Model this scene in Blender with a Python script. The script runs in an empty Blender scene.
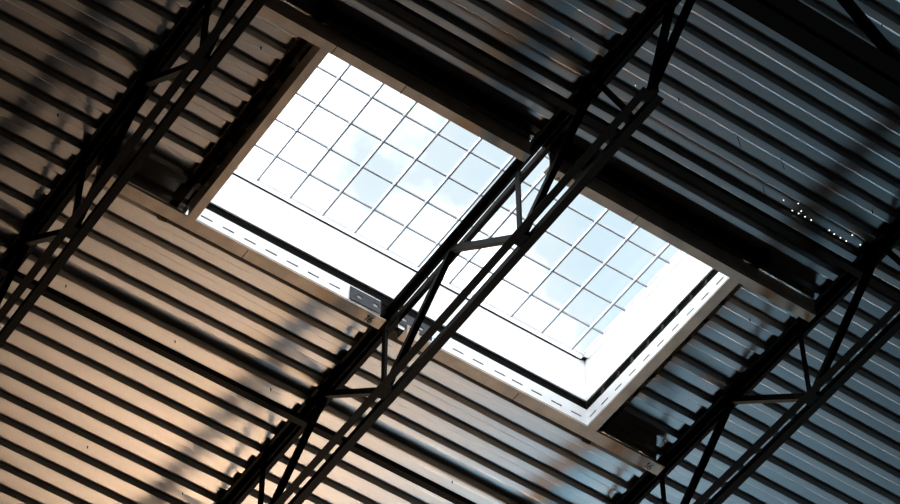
import bpy, bmesh, math, random
from mathutils import Vector, Matrix
random.seed(7)
sc = bpy.context.scene
col = sc.collection
CZ = 1.6                      # camera height above the floor; heights below are relative to the camera
S = 11.45                     # underside of the roof deck's low flutes
PITCH = 0.15191               # flute spacing
H = 0.0275                     # flute depth

# ------------------------------------------------------------------ materials
def mat(name, base, rough=0.6, metal=0.0, spec=0.5, noise=None, bump=0.0, stretch=(1, 1, 1), contrast=0.25):
    m = bpy.data.materials.new(name); m.use_nodes = True
    nt = m.node_tree; b = nt.nodes['Principled BSDF']
    b.inputs['Base Color'].default_value = (*base, 1)
    b.inputs['Roughness'].default_value = rough
    b.inputs['Metallic'].default_value = metal
    b.inputs['Specular IOR Level'].default_value = spec
    if noise:
        tc = nt.nodes.new('ShaderNodeTexCoord'); mp = nt.nodes.new('ShaderNodeMapping')
        mp.inputs['Scale'].default_value = stretch
        n = nt.nodes.new('ShaderNodeTexNoise'); n.inputs['Scale'].default_value = noise; n.inputs['Detail'].default_value = 6
        nt.links.new(tc.outputs['Object'], mp.inputs[0]); nt.links.new(mp.outputs[0], n.inputs['Vector'])
        r = nt.nodes.new('ShaderNodeValToRGB')
        r.color_ramp.elements[0].position = 0.3; r.color_ramp.elements[1].position = 0.7
        r.color_ramp.elements[0].color = (*[c * (1 - contrast) for c in base], 1)
        r.color_ramp.elements[1].color = (*[min(1, c * (1 + contrast)) for c in base], 1)
        nt.links.new(n.outputs['Fac'], r.inputs[0]); nt.links.new(r.outputs[0], b.inputs['Base Color'])
        if bump:
            bp = nt.nodes.new('ShaderNodeBump'); bp.inputs['Strength'].default_value = bump; bp.inputs['Distance'].default_value = 0.01
            nt.links.new(n.outputs['Fac'], bp.inputs['Height']); nt.links.new(bp.outputs[0], b.inputs['Normal'])
    return m
M = {
 'deck': mat('galvanised deck', (0.36, 0.36, 0.36), 0.33, 0.55, 0.5, 1.3, 0, (1, 2.5, 1), 0.08),
 'joist': mat('dark joist paint', (0.005, 0.004, 0.0032), 0.7, 0, 0.08, 14, 0.05, (1, 1, 1), 0.35),
 'frame': mat('tan primer on angle steel', (0.66, 0.56, 0.46), 0.6, 0, 0.3, 9, 0.05, (1, 1, 1), 0.18),
 'liner': mat('white curb liner', (0.93, 0.94, 0.95), 0.55, 0, 0.3, 3, 0, (1, 1, 1), 0.02),
 'strip': mat('white slotted strip', (0.82, 0.84, 0.86), 0.45, 0.1, 0.5, 8, 0.03, (1, 1, 1), 0.06),
 'gasket': mat('black gasket', (0.003, 0.003, 0.003), 0.9, 0, 0.05, 20, 0, (1, 1, 1), 0.3),
 'insul': mat('brown insulation edge', (0.05, 0.04, 0.03), 0.9, 0, 0.1, 30, 0.2, (1, 1, 1), 0.5),
 'grey': mat('grey splice steel', (0.035, 0.040, 0.048), 0.6, 0.0, 0.15, 20, 0.03, (1, 1, 1), 0.15),
 'bar': mat('grey glazing bar', (0.30, 0.32, 0.36), 0.5, 0, 0.4, 20, 0, (1, 1, 1), 0.1),
 'mark': mat('black marker ink', (0.01, 0.01, 0.01), 0.7, 0, 0.2, 40, 0, (1, 1, 1), 0.2),
 'screw': mat('dark screw steel', (0.02, 0.018, 0.016), 0.5, 0.5, 0.5, 40, 0, (1, 1, 1), 0.2),
 'floor': mat('dark concrete floor', (0.02, 0.019, 0.018), 0.8, 0, 0.3, 0.6, 0.1, (1, 1, 1), 0.3),
 'wall': mat('dark wall panel', (0.02, 0.02, 0.022), 0.8, 0, 0.3, 0.8, 0.05, (1, 1, 1), 0.2),
}
g = bpy.data.materials.new('skylight pane'); g.use_nodes = True
nt = g.node_tree; nt.nodes.clear()
o_ = nt.nodes.new('ShaderNodeOutputMaterial'); t_ = nt.nodes.new('ShaderNodeBsdfTransparent'); gl = nt.nodes.new('ShaderNodeBsdfGlossy'); mx = nt.nodes.new('ShaderNodeMixShader')
t_.inputs[0].default_value = (0.95, 0.97, 0.98, 1); gl.inputs['Roughness'].default_value = 0.15; mx.inputs[0].default_value = 0.04
nt.links.new(t_.outputs[0], mx.inputs[1]); nt.links.new(gl.outputs[0], mx.inputs[2]); nt.links.new(mx.outputs[0], o_.inputs[0])
M['pane'] = g
g = bpy.data.materials.new('translucent white cap'); g.use_nodes = True
nt = g.node_tree; nt.nodes.clear()
o_ = nt.nodes.new('ShaderNodeOutputMaterial'); t_ = nt.nodes.new('ShaderNodeBsdfTranslucent'); t_.inputs[0].default_value = (0.9, 0.92, 0.95, 1)
nt.links.new(t_.outputs[0], o_.inputs[0])
M['cap'] = g

# ------------------------------------------------------------------ helpers
class MB:
    def __init__(s): s.bm = bmesh.new()
    def prism(s, ring, vec):
        a = [s.bm.verts.new(p) for p in ring]; v = Vector(vec)
        b = [s.bm.verts.new(Vector(p) + v) for p in ring]; n = len(ring)
        s.bm.faces.new(a); s.bm.faces.new(b[::-1])
        for i in range(n): s.bm.faces.new((a[i], b[i], b[(i + 1) % n], a[(i + 1) % n]))
        return s
    def box(s, x0, x1, y0, y1, z0, z1):
        return s.prism([(x0, y0, z0), (x0, y1, z0), (x1, y1, z0), (x1, y0, z0)], (0, 0, z1 - z0))
    def bar(s, p, q, w, h=None, up=(0, 0, 1), cut=0.25):
        # bevelled rectangular bar from p to q
        h = h or w; p = Vector(p); q = Vector(q); d = (q - p).normalized()
        a = d.cross(Vector(up)); a = a.normalized() if a.length > 1e-4 else Vector((1, 0, 0)); b = a.cross(d)
        c = cut * min(w, h); W = w / 2; K = h / 2
        pts = [(-W + c, -K), (W - c, -K), (W, -K + c), (W, K - c), (W - c, K), (-W + c, K), (-W, K - c), (-W, -K + c)]
        return s.prism([p + a * u + b * v for u, v in pts], q - p)
    def angle(s, p, q, leg, t, a, b):
        # L section from p to q, legs along a and b starting at the heel
        p = Vector(p); q = Vector(q); a = Vector(a); b = Vector(b); r = t * 0.6
        pts = [(0, 0), (leg, 0), (leg, t * 0.6), (leg - t * 0.4, t), (t + r, t), (t, t + r), (t, leg - t * 0.4), (t * 0.6, leg), (0, leg)]
        return s.prism([p + a * u + b * v for u, v in pts], q - p)
    def cyl(s, p, q, r, n=10):
        p = Vector(p); q = Vector(q); d = (q - p).normalized()
        a = d.orthogonal().normalized(); b = d.cross(a)
        return s.prism([p + a * r * math.cos(2 * math.pi * i / n) + b * r * math.sin(2 * math.pi * i / n) for i in range(n)], q - p)
    def build(s, name, m, parent=None, origin=None):
        bmesh.ops.recalc_face_normals(s.bm, faces=s.bm.faces)
        me = bpy.data.meshes.new(name)
        off = Vector(origin) if origin is not None else Vector((0, 0, 0))
        if origin is not None:
            for v in s.bm.verts: v.co -= off
        s.bm.to_mesh(me); s.bm.free(); me.materials.append(m)
        o = bpy.data.objects.new(name, me); col.objects.link(o); o.location = off
        if parent is not None: o.parent = parent
        return o
def thing(name, label, cat, loc, group=None):
    o = bpy.data.objects.new(name, None); col.objects.link(o); o.empty_display_size = 0.1
    o.location = loc; o['label'] = label; o['category'] = cat
    if group: o['group'] = group
    return o
def tag(o, label, cat, group=None):
    o['label'] = label; o['category'] = cat
    if group: o['group'] = group
    return o
def struct(o): o['kind'] = 'structure'; return o
def Z(z): return z + CZ

# ------------------------------------------------------------------ setting
X0, X1, Y0, Y1 = -8.0, 30.0, -6.0, 38.0
OX0, OX1, OY0, OY1 = 3.752, 6.283, 6.700, 8.058       # roof opening
struct(MB().box(X0, X1, Y0, Y1, -0.2, 0).build('floor', M['floor']))
zt = Z(S) + 0.30
struct(MB().box(X0 - 0.3, X0, Y0 - 0.3, Y1 + 0.3, 0, zt).build('wall_left', M['wall']))
struct(MB().box(X1, X1 + 0.3, Y0 - 0.3, Y1 + 0.3, 0, zt).build('wall_right', M['wall']))
struct(MB().box(X0, X1, Y0 - 0.3, Y0, 0, zt).build('wall_back', M['wall']))
# far wall with high window band
WX0, WX1, WZ0, WZ1 = 4.0, 29.0, 9.4, 11.8
w = MB(); w.box(X0, X1, Y1, Y1 + 0.3, 0, WZ0); w.box(X0, X1, Y1, Y1 + 0.3, WZ1, zt)
w.box(X0, WX0, Y1, Y1 + 0.3, WZ0, WZ1); w.box(WX1, X1, Y1, Y1 + 0.3, WZ0, WZ1)
struct(w.build('wall_far', M['wall']))

# corrugated deck: cells with the roof opening and the pinholes left out
HOLES = [(6.214,6.282),(6.289,6.257),(6.326,6.255),(6.331,6.286),(6.367,6.253),(6.406,6.25),(6.292,6.309),(6.29,6.33),(6.33,6.305),
 (6.327,6.329),(6.37,6.303),(6.366,6.332),(6.409,6.302),(6.4,6.332),(6.526,6.248),(6.563,6.25),(6.526,6.301),(6.603,6.254),(6.642,6.259),
 (6.52,6.333),(6.562,6.306),(6.603,6.306),(6.641,6.306),(6.599,6.331),(6.634,6.33),(6.715,6.284),(6.703,6.34),(6.208,6.34),
 (5.461,6.281),(5.178,6.142),(5.159,6.49)]
HR = 0.003
bm = bmesh.new()
WB, WF, LO, BR = 0.0155, 0.0205, 0.041, 0.0013
def deck_strip(ya, za, yb, zb):
    ym = (ya + yb) / 2
    slices = [(X0 - 0.2, X1 + 0.2)]
    if OY0 < ym < OY1: slices = [(X0 - 0.2, OX0), (OX1, X1 + 0.2)]
    flat = abs(za - zb) < 1e-6
    hs = [h for h in HOLES if flat and ya + 0.006 < h[1] < yb - 0.006]
    def q(xa, xb, y1, y2):
        f = lambda y: za + (zb - za) * (y - ya) / (yb - ya)
        bm.faces.new([bm.verts.new(p) for p in ((xa, y1, Z(f(y1))), (xa, y2, Z(f(y2))), (xb, y2, Z(f(y2))), (xb, y1, Z(f(y1))))])
    for xa, xb in slices:
        cuts = sorted({xa, xb} | {v for h in hs for v in (h[0] - HR, h[0] + HR)})
        for i in range(len(cuts) - 1):
            xm = (cuts[i] + cuts[i + 1]) / 2
            hh = sorted(h[1] for h in hs if abs(h[0] - xm) < HR)
            y = ya
            for c in hh:
                if c - HR > y: q(cuts[i], cuts[i + 1], y, c - HR)
                y = c + HR
            q(cuts[i], cuts[i + 1], y, yb)
n0, n1 = int(Y0 / PITCH) - 1, int(Y1 / PITCH) + 2
for n in range(n0, n1):
    y = n * PITCH
    prof = [(y - LO + BR, S), (y - BR, S), (y + BR * 0.35, S + BR * 0.55), (y + BR * 1.2, S + BR * 1.7), (y + WF - BR * 1.2, S + H - BR * 1.5), (y + WF + BR, S + H),
            (y + PITCH - LO - WB - BR, S + H), (y + PITCH - LO - WB + BR * 1.2, S + H - BR * 1.5), (y + PITCH - LO - BR * 1.2, S + BR * 1.7),
            (y + PITCH - LO - BR * 0.35, S + BR * 0.55), (y + PITCH - LO + BR, S)]
    for (a, b), (c, d) in zip(prof, prof[1:]): deck_strip(a, b, c, d)
me = bpy.data.meshes.new('ceiling'); bm.to_mesh(me); bm.free(); me.materials.append(M['deck'])
ceil_o = bpy.data.objects.new('ceiling', me); col.objects.link(ceil_o); struct(ceil_o)

# ------------------------------------------------------------------ open web joists
ZB = 10.862
BN = [5.66 - 1.2 * 0, 6.86, 8.06, 9.26, 10.46, 11.66]
def joist(xc, label):
    root = thing('steel_joist', label, 'roof joist', (xc, 4.87, Z(S)), 'open web joists under the roof deck')
    R = lambda x, y, z: (x, y - 4.87, z - S)
    ya, yb = 4.78, 17.5
    G = 0.0115
    for s in (-1, 1):
        MB().angle(R(s * G, ya, S - 0.0005), R(s * G, yb, S - 0.0005), 0.0445, 0.006, (s, 0, 0), (0, 0, -1)).build('top_chord_angle', M['joist'], root)
    for s in (-1, 1):
        MB().angle(R(s * 0.0185, 5.80, ZB), R(s * 0.0185, yb, ZB), 0.0425, 0.006, (s, 0, 0), (0, 0, 1)).build('bottom_chord_angle', M['joist'], root)
    zt_, zb_ = S - 0.022, ZB + 0.028
    segs = []
    bn = [5.82, 6.86, 8.06, 9.26, 10.46, 11.66, 12.86, 14.06]
    tn = [6.26, 7.46, 8.66, 9.86, 11.06, 12.26, 13.46]
    segs.append((bn[0], zb_, 5.30, zt_)); segs.append((bn[0], zb_, 5.60, zt_))
    for i, t in enumerate(tn):
        segs.append((bn[i] if i else 5.97, zb_, t if i else 6.20, zt_)); segs.append((t, zt_, bn[i + 1], zb_))
        segs.append((bn[i + 1], zb_, bn[i + 1] + 0.01, zt_))
    for k, (a, za, b, zb) in enumerate(segs):
        mbb = MB(); p = Vector(R(0, a, za)); q = Vector(R(0, b, zb)); d = (q - p).normalized()
        side = Vector((1, 0, 0)); nrm = side.cross(d).normalized()
        if nrm.z > 0: nrm = -nrm
        L = 0.033
        # crimped angle web: heel towards the room, thin inside the chords
        hp = Vector((-L * 0.5, 0, 0)) + nrm * L * 0.5
        mbb.angle(p + hp, q + hp, L, 0.006, (1, 0, 0), -nrm)
        mbb.bar(p - d * 0.01, p + d * 0.05, 0.016); mbb.bar(q - d * 0.05, q + d * 0.01, 0.016)
        mbb.build('web_bar', M['joist'], root)
    for y in bn:
        MB().box(-0.0185, 0.0185, y - 4.87 - 0.04, y - 4.87 + 0.04, ZB - S + 0.003, ZB - S + 0.045).build('chord_filler', M['joist'], root)
    # seat on the girder
    MB().box(-0.055, 0.055, 4.72 - 4.87, 5.02 - 4.87, -0.066, -0.045).build('joist_seat', M['joist'], root)
    return root
joist(3.184, 'dark open-web steel joist left of the skylight, leftmost of the three')
joist(4.995, 'dark open-web steel joist crossing the middle of the bright skylight')
joist(6.795, 'dark open-web steel joist right of the skylight, rightmost of the three')

# ------------------------------------------------------------------ girder at top right
GY, GZ = 4.872, 10.35
gr = thing('joist_girder', 'heavy dark truss girder with a double-angle chord in the top right corner', 'girder', (8.0, GY, Z(GZ)))
for s in (-1, 1):
    MB().angle((-14, s * 0.011, 0), (12, s * 0.011, 0), 0.080, 0.008, (0, s, 0), (0, 0, 1)).build('bottom_chord_angle', M['joist'], gr)
    MB().angle((-14, s * 0.011, S - 0.0665 - GZ), (12, s * 0.011, S - 0.0665 - GZ), 0.080, 0.008, (0, s, 0), (0, 0, -1)).build('top_chord_angle', M['joist'], gr)
zT, zB = S - GZ - 0.13, 0.06
xb = 5.775 - 8.0           # lower end of the web that shows
k = 0
for i in range(-4, 5):
    b = xb + i * 1.805; t = b - 0.905
    for c in (t, t + 1.805):
        p, q = Vector((b, 0, zB)), Vector((c, 0, zT)); d = (q - p).normalized()
        nrm = Vector((0, 1, 0)).cross(d).normalized()
        if nrm.z > 0: nrm = -nrm
        h = Vector((0, -0.022, 0)) + nrm * 0.022
        MB().angle(p + h, q + h, 0.044, 0.006, (0, 1, 0), -nrm).build('web_bar', M['joist'], gr)

# ------------------------------------------------------------------ bridging angles
for yy, zz, lab in ((6.355, S - 0.047, 'thin dark bridging angle running above the skylight under the joists'),
                    (8.835, S - 0.047, 'thin dark bridging angle crossing the bright deck below the skylight')):
    o = MB().angle((X0 + 0.2, yy, Z(zz - 0.040)), (X1 - 0.2, yy, Z(zz - 0.040)), 0.040, 0.003, (0, 1, 0), (0, 0, 1)).build('bridging_angle', M['joist'], None, (5, yy, Z(zz)))
    tag(o, lab, 'bridging bar', 'bridging angles under the roof joists')

# ------------------------------------------------------------------ frame of the opening
FB = 11.33                     # underside of the frame
LEG, TH = 0.058, 0.007
fr = thing('opening_frame', 'tan primed angle-steel frame around the rectangular skylight opening', 'steel frame', (5.02, 7.38, Z(FB)))
def F(x, y, z): return (x - 5.02, y - 7.38, z - FB)
def Lsec(p, q, out, name, LEG, D):
    # horizontal leg at the bottom going inwards, vertical leg on the outer side
    p = Vector(p); q = Vector(q); inn = -Vector(out); up = Vector((0, 0, 1))
    pts = [(0, 0), (LEG, 0), (LEG, TH), (0.008, TH), (0.003, TH + .005), (0.003, D), (0, D)]
    return MB().prism([p + inn * u + up * v for u, v in pts], q - p).build(name, M['frame'], fr)
yU, yL, xL, xR = 6.693, 8.0535, 3.740, 6.2785
for a, b in ((3.242, 4.935), (5.053, 6.736)):
    Lsec(F(a, yU, FB), F(b, yU, FB), (0, -1, 0), 'long_angle', 0.054, S - FB - 0.001)
    Lsec(F(a, yL, FB), F(b, yL, FB), (0, 1, 0), 'long_angle', 0.0715, S - FB - 0.001)
Lsec(F(xL, yU + 0.054, FB), F(xL, yL - 0.0715, FB), (-1, 0, 0), 'short_angle', 0.046, S - FB - 0.001)
Lsec(F(xR, yU + 0.054, FB), F(xR, yL - 0.0715, FB), (1, 0, 0), 'short_angle', 0.0585, S - FB - 0.001)
def seam(x, y, dx=0.004):
    MB().box(x - 5.02 - dx / 2, x - 5.02 + dx / 2, y - 7.38 - LEG / 2, y - 7.38 + LEG / 2, -0.0015, 0.0).build('weld_seam', M['mark'], fr)
for x in (3.799, 4.20, 5.60): seam(x, yU + LEG / 2)
for x in (4.104, 5.784): seam(x, yL - LEG / 2)
def sixteen(x, y, s):
    # hand painted 16 seen from below: right is +x, up is -y
    m = MB()
    def st(pts, w):
        for (a, b), (c, d) in zip(pts, pts[1:]):
            m.bar((x - 5.02 + (a - b * -0.15) * s, y - 7.38 - b * s, -0.0012), (x - 5.02 + (c - d * -0.15) * s, y - 7.38 - d * s, -0.0012), w, 0.0015)
    st([(-0.15, 0.75), (0.08, 1.0), (0.08, 0.0)], 0.0048)
    st([(0.72, 0.95), (0.5, 0.75), (0.36, 0.45), (0.38, 0.15), (0.55, 0.0), (0.76, 0.08), (0.82, 0.3), (0.66, 0.46), (0.42, 0.36)], 0.0042)
    m.build('painted_number', M['mark'], fr)
sixteen(4.838, 8.042, 0.042); sixteen(6.640, 8.042, 0.042)
def slash(x, y):
    m = MB(); m.bar((x - 5.02, y - 7.38 + .012, -0.0012), (x - 5.02 + .006, y - 7.38 - .012, -0.0012), 0.004, 0.0015)
    m.bar((x - 5.02 + .006, y - 7.38 - .012, -0.0012), (x - 5.02 + .02, y - 7.38 + .008, -0.0012), 0.004, 0.0015); m.build('painted_stroke', M['mark'], fr)
slash(5.125, 6.735)
# clip bracket hanging beside the middle joist
m = MB(); m.box(5.06 - 5.02, 5.135 - 5.02, 7.974 - 7.38, 7.980 - 7.38, -0.045, 0.045); m.box(5.06 - 5.02, 5.135 - 5.02, 7.980 - 7.38, 8.0 - 7.38, 0.039, 0.045)
m.build('end_bracket', M['frame'], fr)
m = MB(); m.box(5.075 - 5.02, 5.079 - 5.02, 7.9725 - 7.38, 7.974 - 7.38, -0.02, 0.04); m.build('weld_seam', M['mark'], fr)

# ------------------------------------------------------------------ skylight
SX0, SX1, SY0, SY1 = 3.752, 6.275, 6.703, 8.050
sk = thing('skylight', 'white lined rectangular roof skylight with a gridded glazing of sky-bright panes', 'skylight', (5.0, 7.38, Z(S)))
def K(x, y, z): return (x - 5.0, y - 7.38, z - S)
def wallbox(mb, side, u0, u1, z0, z1, t, off=0.0):
    # a slab of the curb on one side; off moves its face outwards
    if side == 'far': mb.box(u0 - 5, u1 - 5, SY1 + off - 7.38, SY1 + off + t - 7.38, z0 - S, z1 - S)
    if side == 'near': mb.box(u0 - 5, u1 - 5, SY0 - off - t - 7.38, SY0 - off - 7.38, z0 - S, z1 - S)
    if side == 'right': mb.box(SX1 + off - 5, SX1 + off + t - 5, u0 - 7.38, u1 - 7.38, z0 - S, z1 - S)
    if side == 'left': mb.box(SX0 - off - t - 5, SX0 - off - 5, u0 - 7.38, u1 - 7.38, z0 - S, z1 - S)
ZS0, ZS1, ZG, ZC = 11.424, 11.563, 11.632, 11.965
rng = {'far': (SX0, SX1), 'near': (SX0, SX1), 'right': (SY0, SY1), 'left': (SY0, SY1)}
# outer curb box that closes the opening against daylight
mb = MB()
for sd in rng:
    a, b = rng[sd]; wallbox(mb, sd, a - 0.12, b + 0.12, S + 0.0, ZC + 0.12, 0.05, 0.045)
mb.build('outer_curb', M['insul'], sk)
# white liner above the gap, with a rolled lower hem
mb = MB()
for sd in rng:
    a, b = rng[sd]; wallbox(mb, sd, a, b, ZG, ZC, 0.006, 0.0)
mb.build('curb_liner', M['liner'], sk)
mb = MB()
for sd in rng:
    a, b = rng[sd]; wallbox(mb, sd, a + 0.0, b - 0.0, ZG - 0.0, ZG + 0.012, 0.003, -0.003)
mb.box(SX1 - 0.05 - 5, SX1 - 0.003 - 5, SY1 - 0.0025 - 7.38, SY1 - 7.38, ZG + 0.012 - S, ZC - S)
mb.box(SX1 - 0.0025 - 5, SX1 - 5, SY1 - 0.05 - 7.38, SY1 - 0.003 - 7.38, ZG + 0.012 - S, ZC - S)
mb.build('liner_hem', M['liner'], sk)
# dark gasket recess between strip and liner
mb = MB()
for sd in rng:
    a, b = rng[sd]; wallbox(mb, sd, a, b, ZS1 - 0.005, ZG + 0.04, 0.035, 0.0075)
mb.build('gasket', M['gasket'], sk)
# slotted strips
slots_far = [3.880 + 0.129 * i for i in range(6)] + [4.655, 4.79, 4.92, 5.05, 5.18, 5.31, 5.432, 5.560, 5.700, 5.813, 5.940, 6.071, 6.201]
slots_r = [6.76, 6.885, 7.012, 7.138, 7.268, 7.399, 7.522, 7.646, 7.772, 7.892, 8.0]
def strip(side, lo, hi, slots, w):
    mb = MB(); zc = 11.487
    lo_, hi_ = lo, hi
    wallbox(mb, side, lo_, hi_, ZS0, zc - 0.006, 0.003); wallbox(mb, side, lo_, hi_, zc + 0.006, ZS1, 0.003)
    edges = [lo_]
    for s in slots: edges += [s - w / 2, s + w / 2]
    edges.append(hi_)
    for i in range(0, len(edges), 2):
        if edges[i + 1] > edges[i]: wallbox(mb, side, edges[i], edges[i + 1], zc - 0.006, zc + 0.006, 0.003)
    # top and bottom returns
    return mb.build('slotted_strip', M['strip'], sk)
strip('far', SX0, 4.938, [v for v in slots_far if v < 4.9], 0.07); strip('far', 5.052, SX1, [v for v in slots_far if v > 5.1], 0.07)
strip('right', SY0, SY1, slots_r, 0.06)
strip('left', SY0, SY1, slots_r, 0.06)
strip('near', SX0, 4.938, [v for v in slots_far if v < 4.9], 0.07); strip('near', 5.052, SX1, [v for v in slots_far if v > 5.1], 0.07)
mb = MB()
for sd in rng:
    a, b = rng[sd]; wallbox(mb, sd, a, b, S, ZS1 - 0.004, 0.004, 0.012)
mb.build('strip_backing', M['gasket'], sk)
# black cover added to hide the skylit inner edge of the frame
mb = MB()
for u0, u1 in ((SX0, 4.938), (5.052, SX1)):
    mb.box(u0 - 5, u1 - 5, 7.984 - 7.38, 8.044 - 7.38, 11.3385 - S, 11.3445 - S)
    wallbox(mb, 'far', u0, u1, 11.3445, ZS0, 0.003)
mb.box(6.222 - 5, 6.269 - 5, SY0 + .06 - 7.38, SY1 - 0.05 - 7.38, 11.3385 - S, 11.3445 - S)
wallbox(mb, 'right', SY0 + .06, SY1, 11.3445, ZS0, 0.003)
mb.build('dark_edge_cover', M['gasket'], sk)
# clips in the gap on the right hand side
for i in range(9):
    y = 6.86 + i * 0.13 + random.uniform(-.012, .012)
    m = MB(); m.box(SX1 - 0.001 - 5, SX1 + 0.006 - 5, y - 7.38 - 0.006, y - 7.38 + 0.006 + random.uniform(0, .01), ZS1 - S - 0.002, ZS1 - S + 0.045)
    m.cyl((SX1 + 0.004 - 5, y - 7.38 + 0.02, ZS1 - S + 0.02), (SX1 + 0.018 - 5, y - 7.38 + 0.02, ZS1 - S + 0.02), 0.006, 8)
    m.build('gasket_clip', M['insul'], sk)
# grey splice plates behind the middle joist
def plate(x0, x1, z0, z1, holes):
    y = SY1 - 0.007 - 7.38; mb = MB(); zc = (z0 + z1) / 2 - S
    xs = [x0 - 5]
    for h in holes: xs += [h - 0.016 - 5, h + 0.016 - 5]
    xs.append(x1 - 5)
    for i in range(0, len(xs), 2): mb.box(xs[i], xs[i + 1], y, y + 0.003, zc - 0.012, zc + 0.012)
    mb.box(x0 - 5, x1 - 5, y, y + 0.003, z0 - S, zc - 0.012); mb.box(x0 - 5, x1 - 5, y, y + 0.003, zc + 0.012, z1 - S)
    for h in holes:      # octagonal corners of the holes
        for sx in (-1, 1):
            for sz in (-1, 1):
                cx, cz = h - 5 + sx * 0.016, zc + sz * 0.012
                mb.prism([(cx, y, cz), (cx - sx * 0.007, y, cz), (cx, y, cz - sz * 0.005)], (0, 0.003, 0))
    return mb.build('splice_plate', M['grey'], sk)
plate(4.745, 4.938, 11.447, 11.548, (4.806, 4.905)); plate(5.052, 5.262, 11.452, 11.556, (5.085, 5.19))
# glazing: bars and panes
ZGL = 11.965
mb = MB()
for sd in rng:
    a, b = rng[sd]; wallbox(mb, sd, a, b, ZGL - 0.002, ZGL + 0.03, 0.03, -0.03)
mb.build('glazing_frame', M['cap'], sk)
mb = MB()
wallbox(mb, 'far', SX0, SX1 - 0.03, ZGL - 0.010, ZGL - 0.002, 0.006, -0.006)
mb.build('frame_seal', M['gasket'], sk)
ybars = [SX1 - 0.11 - 0.2035 * i for i in range(12)]
xbars = [SY1 - 0.213 - 0.2 * i for i in range(6)]
for x in ybars:
    o = MB().box(x - 5 - 0.0046, x - 5 + 0.0046, SY0 + 0.03 - 7.38, SY1 - 0.03 - 7.38, ZGL - S, ZGL - S + 0.018).build('long_glazing_bar', M['bar'], sk)
    MB().box(x - 5 - 0.0145, x - 5 - 0.0047, SY0 + 0.03 - 7.38, SY1 - 0.03 - 7.38, ZGL - S + 0.002, ZGL - S + 0.006).build('bar_cap', M['cap'], o)
xe = [SX0 + 0.03] + sorted(ybars) + [SX1 - 0.03]
ye = [SY0 + 0.03] + sorted(xbars) + [SY1 - 0.03]
for y in xbars:
    MB().box(SX0 + 0.03 - 5, SX1 - 0.03 - 5, y - 7.38 - 0.0044, y - 7.38 + 0.0044, ZGL - S + 0.008, ZGL - S + 0.02).build('cross_glazing_bar', M['bar'], sk)
for i in range(len(xe) - 1):
    for j in range(len(ye) - 1):
        MB().box(xe[i] + 0.004 - 5, xe[i + 1] - 0.004 - 5, ye[j] + 0.004 - 7.38, ye[j + 1] - 0.004 - 7.38, ZGL - S + 0.021, ZGL - S + 0.025).build('glass_pane', M['pane'], sk)

# ------------------------------------------------------------------ screws poking through the deck
SCR = [((2.923, 7.886), 'small dark screw tip through the deck left of the leftmost joist'),
 ((3.493, 8.811), 'small dark screw tip just right of the leftmost joist, below the skylight'),
 ((4.152, 8.814), 'small dark screw tip through the bright deck above the lower bridging bar'),
 ((4.149, 9.733), 'small dark screw tip far down on the bright lower left deck'),
 ((4.750, 9.734), 'small dark screw tip near the bottom edge left of the middle joist'),
 ((4.741, 8.808), 'small dark screw tip in the soft shadow left of the middle joist, below the skylight'),
 ((5.912, 8.809), 'small screw tip right of the middle joist near the bottom edge'),
 ((3.537, 6.977), 'small screw tip between the leftmost joist and the skylight frame'),
 ((5.386, 6.069), 'small dark screw tip beside the end of the middle joist bottom chord'),
 ((5.780, 6.102), 'long bent dark wire hanging from the blue-grey deck top right'),
 ((6.025, 6.068), 'small dark screw tip right of the hanging wire, above the skylight'),
 ((5.928, 5.169), 'small dark screw tip beyond the heavy girder, top right corner'),
 ((6.539, 6.978), 'small dark screw tip between skylight corner and the rightmost joist'),
 ((6.071, 6.271), 'bent dark wire beside the cluster of pinholes'),
 ((6.610, 6.067), 'small dark screw tip just left of the rightmost joist'),
 ((4.743, 6.080), 'small dark screw tip left of the top of the middle joist')]
for (x, y), lab in SCR:
    wire = 'wire' in lab
    f = (y / PITCH) % 1.0
    u = f * PITCH
    z = S if u > PITCH - LO else S + H * min(1.0, u / WF, (PITCH - LO - u) / WB)
    m = MB()
    if wire:
        m.cyl((0, 0, 0.002), (0.004, 0.0, -0.03), 0.002, 6); m.cyl((0.004, 0, -0.03), (0.016, 0.004, -0.075), 0.002, 6)
    else:
        m.cyl((0, 0, 0.002), (0.001, 0.0, -0.016), 0.0032, 8); m.cyl((0.001, 0, -0.016), (0.0015, 0, -0.022), 0.0016, 8)
    o = m.build('hanging_wire' if wire else 'deck_screw', M['screw']); o.location = (x, y, Z(z))
    tag(o, lab, 'wire' if wire else 'screw', 'wires hanging from the deck' if wire else 'screw tips poking through the deck')

# ------------------------------------------------------------------ light
def area(name, loc, target, sx, sy, power, color, spread=180):
    l = bpy.data.lights.new(name, 'AREA'); l.shape = 'RECTANGLE'; l.size = sx; l.size_y = sy; l.energy = power; l.color = color
    l.spread = math.radians(spread)
    o = bpy.data.objects.new(name, l); col.objects.link(o); o.location = loc
    o.rotation_euler = (Vector(target) - Vector(loc)).to_track_quat('-Z', 'Y').to_euler(); 
    return o
def spot(name, loc, target, radius, power, color, cone, blend=1.0):
    l = bpy.data.lights.new(name, 'SPOT'); l.energy = power; l.color = color; l.shadow_soft_size = radius
    l.spot_size = math.radians(cone); l.spot_blend = blend
    o = bpy.data.objects.new(name, l); col.objects.link(o); o.location = loc
    o.rotation_euler = (Vector(target) - Vector(loc)).to_track_quat('-Z', 'Y').to_euler()
    return o
spot('warm_bounce_fill', (12.0, 24.5, 0.6), (4.7, 8.3, Z(S)), 1.4, 15500, (1.0, 0.65, 0.39), 9.2)  # added fill standing in for sunlight bounced off the floor
spot('neutral_fill', (11.5, 23.0, 0.6), (3.2, 7.6, Z(S)), 1.4, 950, (1.0, 0.82, 0.66), 17)  # added weak fill that lifts the upper left deck
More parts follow.
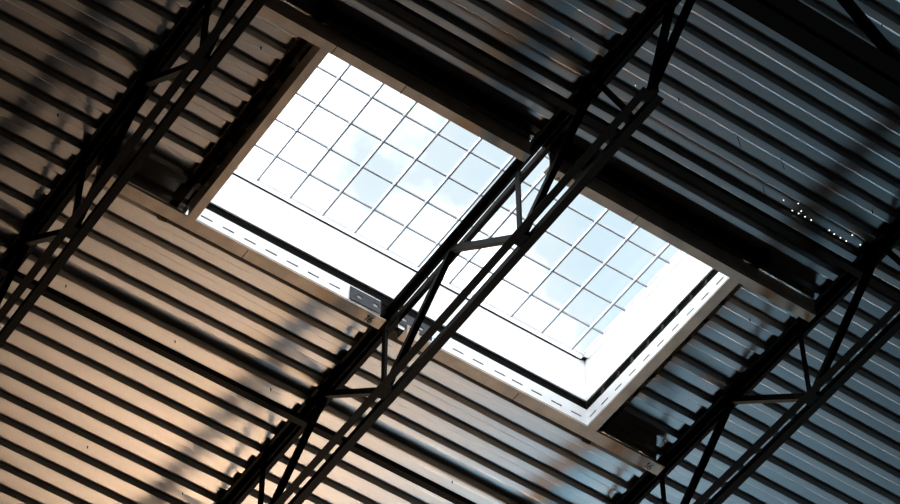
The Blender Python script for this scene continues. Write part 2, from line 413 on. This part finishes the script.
spot('cool_fill', (15.5, 22.0, 0.6), (7.1, 6.2, Z(S)), 1.4, 4900, (0.46, 0.78, 1.0), 23)  # added blue fill for the right side of the deck
spot('rib_glint_light', (15.0, 30.0, Z(S) - 3.2), (6.0, 5.5, Z(S)), 0.5, 6000, (1.0, 0.72, 0.46), 50)  # unseen warm source added for bright glints along the rib edges
area('far_window_light', ((WX0 + WX1) / 2, Y1 + 0.05, (WZ0 + WZ1) / 2), ((WX0 + WX1) / 2, 0, 11), WX1 - WX0, WZ1 - WZ0, 2000, (1.0, 0.74, 0.50))

# ------------------------------------------------------------------ sky
wd = bpy.data.worlds.new('sky'); sc.world = wd; wd.use_nodes = True
nt = wd.node_tree; bg = nt.nodes['Background']
tc = nt.nodes.new('ShaderNodeTexCoord')
nz = nt.nodes.new('ShaderNodeTexNoise'); nz.inputs['Scale'].default_value = 13.0; nz.inputs['Detail'].default_value = 5
nt.links.new(tc.outputs['Generated'], nz.inputs['Vector'])
# a gap of blue between the clouds, near one direction of the sky
dirv = Vector((0.524, 0.640, 1)).normalized()
ds = nt.nodes.new('ShaderNodeVectorMath'); ds.operation = 'DISTANCE'; ds.inputs[1].default_value = dirv
nt.links.new(tc.outputs['Generated'], ds.inputs[0])
ma = nt.nodes.new('ShaderNodeMath'); ma.operation = 'MULTIPLY_ADD'; ma.inputs[1].default_value = 0.40; ma.inputs[2].default_value = -0.180
nt.links.new(nz.outputs['Fac'], ma.inputs[0])
ad = nt.nodes.new('ShaderNodeMath'); ad.operation = 'ADD'; nt.links.new(ds.outputs['Value'], ad.inputs[0]); nt.links.new(ma.outputs[0], ad.inputs[1])
cr = nt.nodes.new('ShaderNodeValToRGB')
cr.color_ramp.elements[0].position = 0.0; cr.color_ramp.elements[0].color = (0.73, 0.89, 0.98, 1)
cr.color_ramp.elements[1].position = 0.12; cr.color_ramp.elements[1].color = (1, 1, 1, 1)
nt.links.new(ad.outputs[0], cr.inputs[0])
nt.links.new(cr.outputs[0], bg.inputs['Color'])
st = nt.nodes.new('ShaderNodeMapRange'); st.inputs['From Min'].default_value = 0.05; st.inputs['From Max'].default_value = 0.2
st.inputs['To Min'].default_value = 1.12; st.inputs['To Max'].default_value = 4.4
nt.links.new(ad.outputs[0], st.inputs['Value']); nt.links.new(st.outputs[0], bg.inputs['Strength'])

# ------------------------------------------------------------------ camera
f, el, roll, az = 2846.04, 51.7823834, 0.776285181, 33.7140186
el, roll, az = map(math.radians, (el, roll, az))
Fv = Vector((math.sin(az) * math.cos(el), math.cos(az) * math.cos(el), math.sin(el)))
R0 = Vector((math.cos(az), -math.sin(az), 0)); U0 = R0.cross(Fv)
Rv = R0 * math.cos(roll) + U0 * math.sin(roll); Uv = Rv.cross(Fv)
cd = bpy.data.cameras.new('camera'); cam = bpy.data.objects.new('camera', cd); col.objects.link(cam)
cd.sensor_width = 36; cd.lens = f / 900 * 36; cd.clip_end = 200
mw = Matrix.Identity(4)
for i in range(3):
    mw[i][0] = Rv[i]; mw[i][1] = Uv[i]; mw[i][2] = -Fv[i]
mw[0][3], mw[1][3], mw[2][3] = 0, 0, CZ
cam.matrix_world = mw
sc.camera = cam
sc.view_settings.view_transform = 'Standard'; sc.view_settings.look = 'None'
sc.view_settings.exposure = 0; sc.view_settings.gamma = 1; sc.view_settings.use_curve_mapping = False
sc.cycles.use_denoising = True
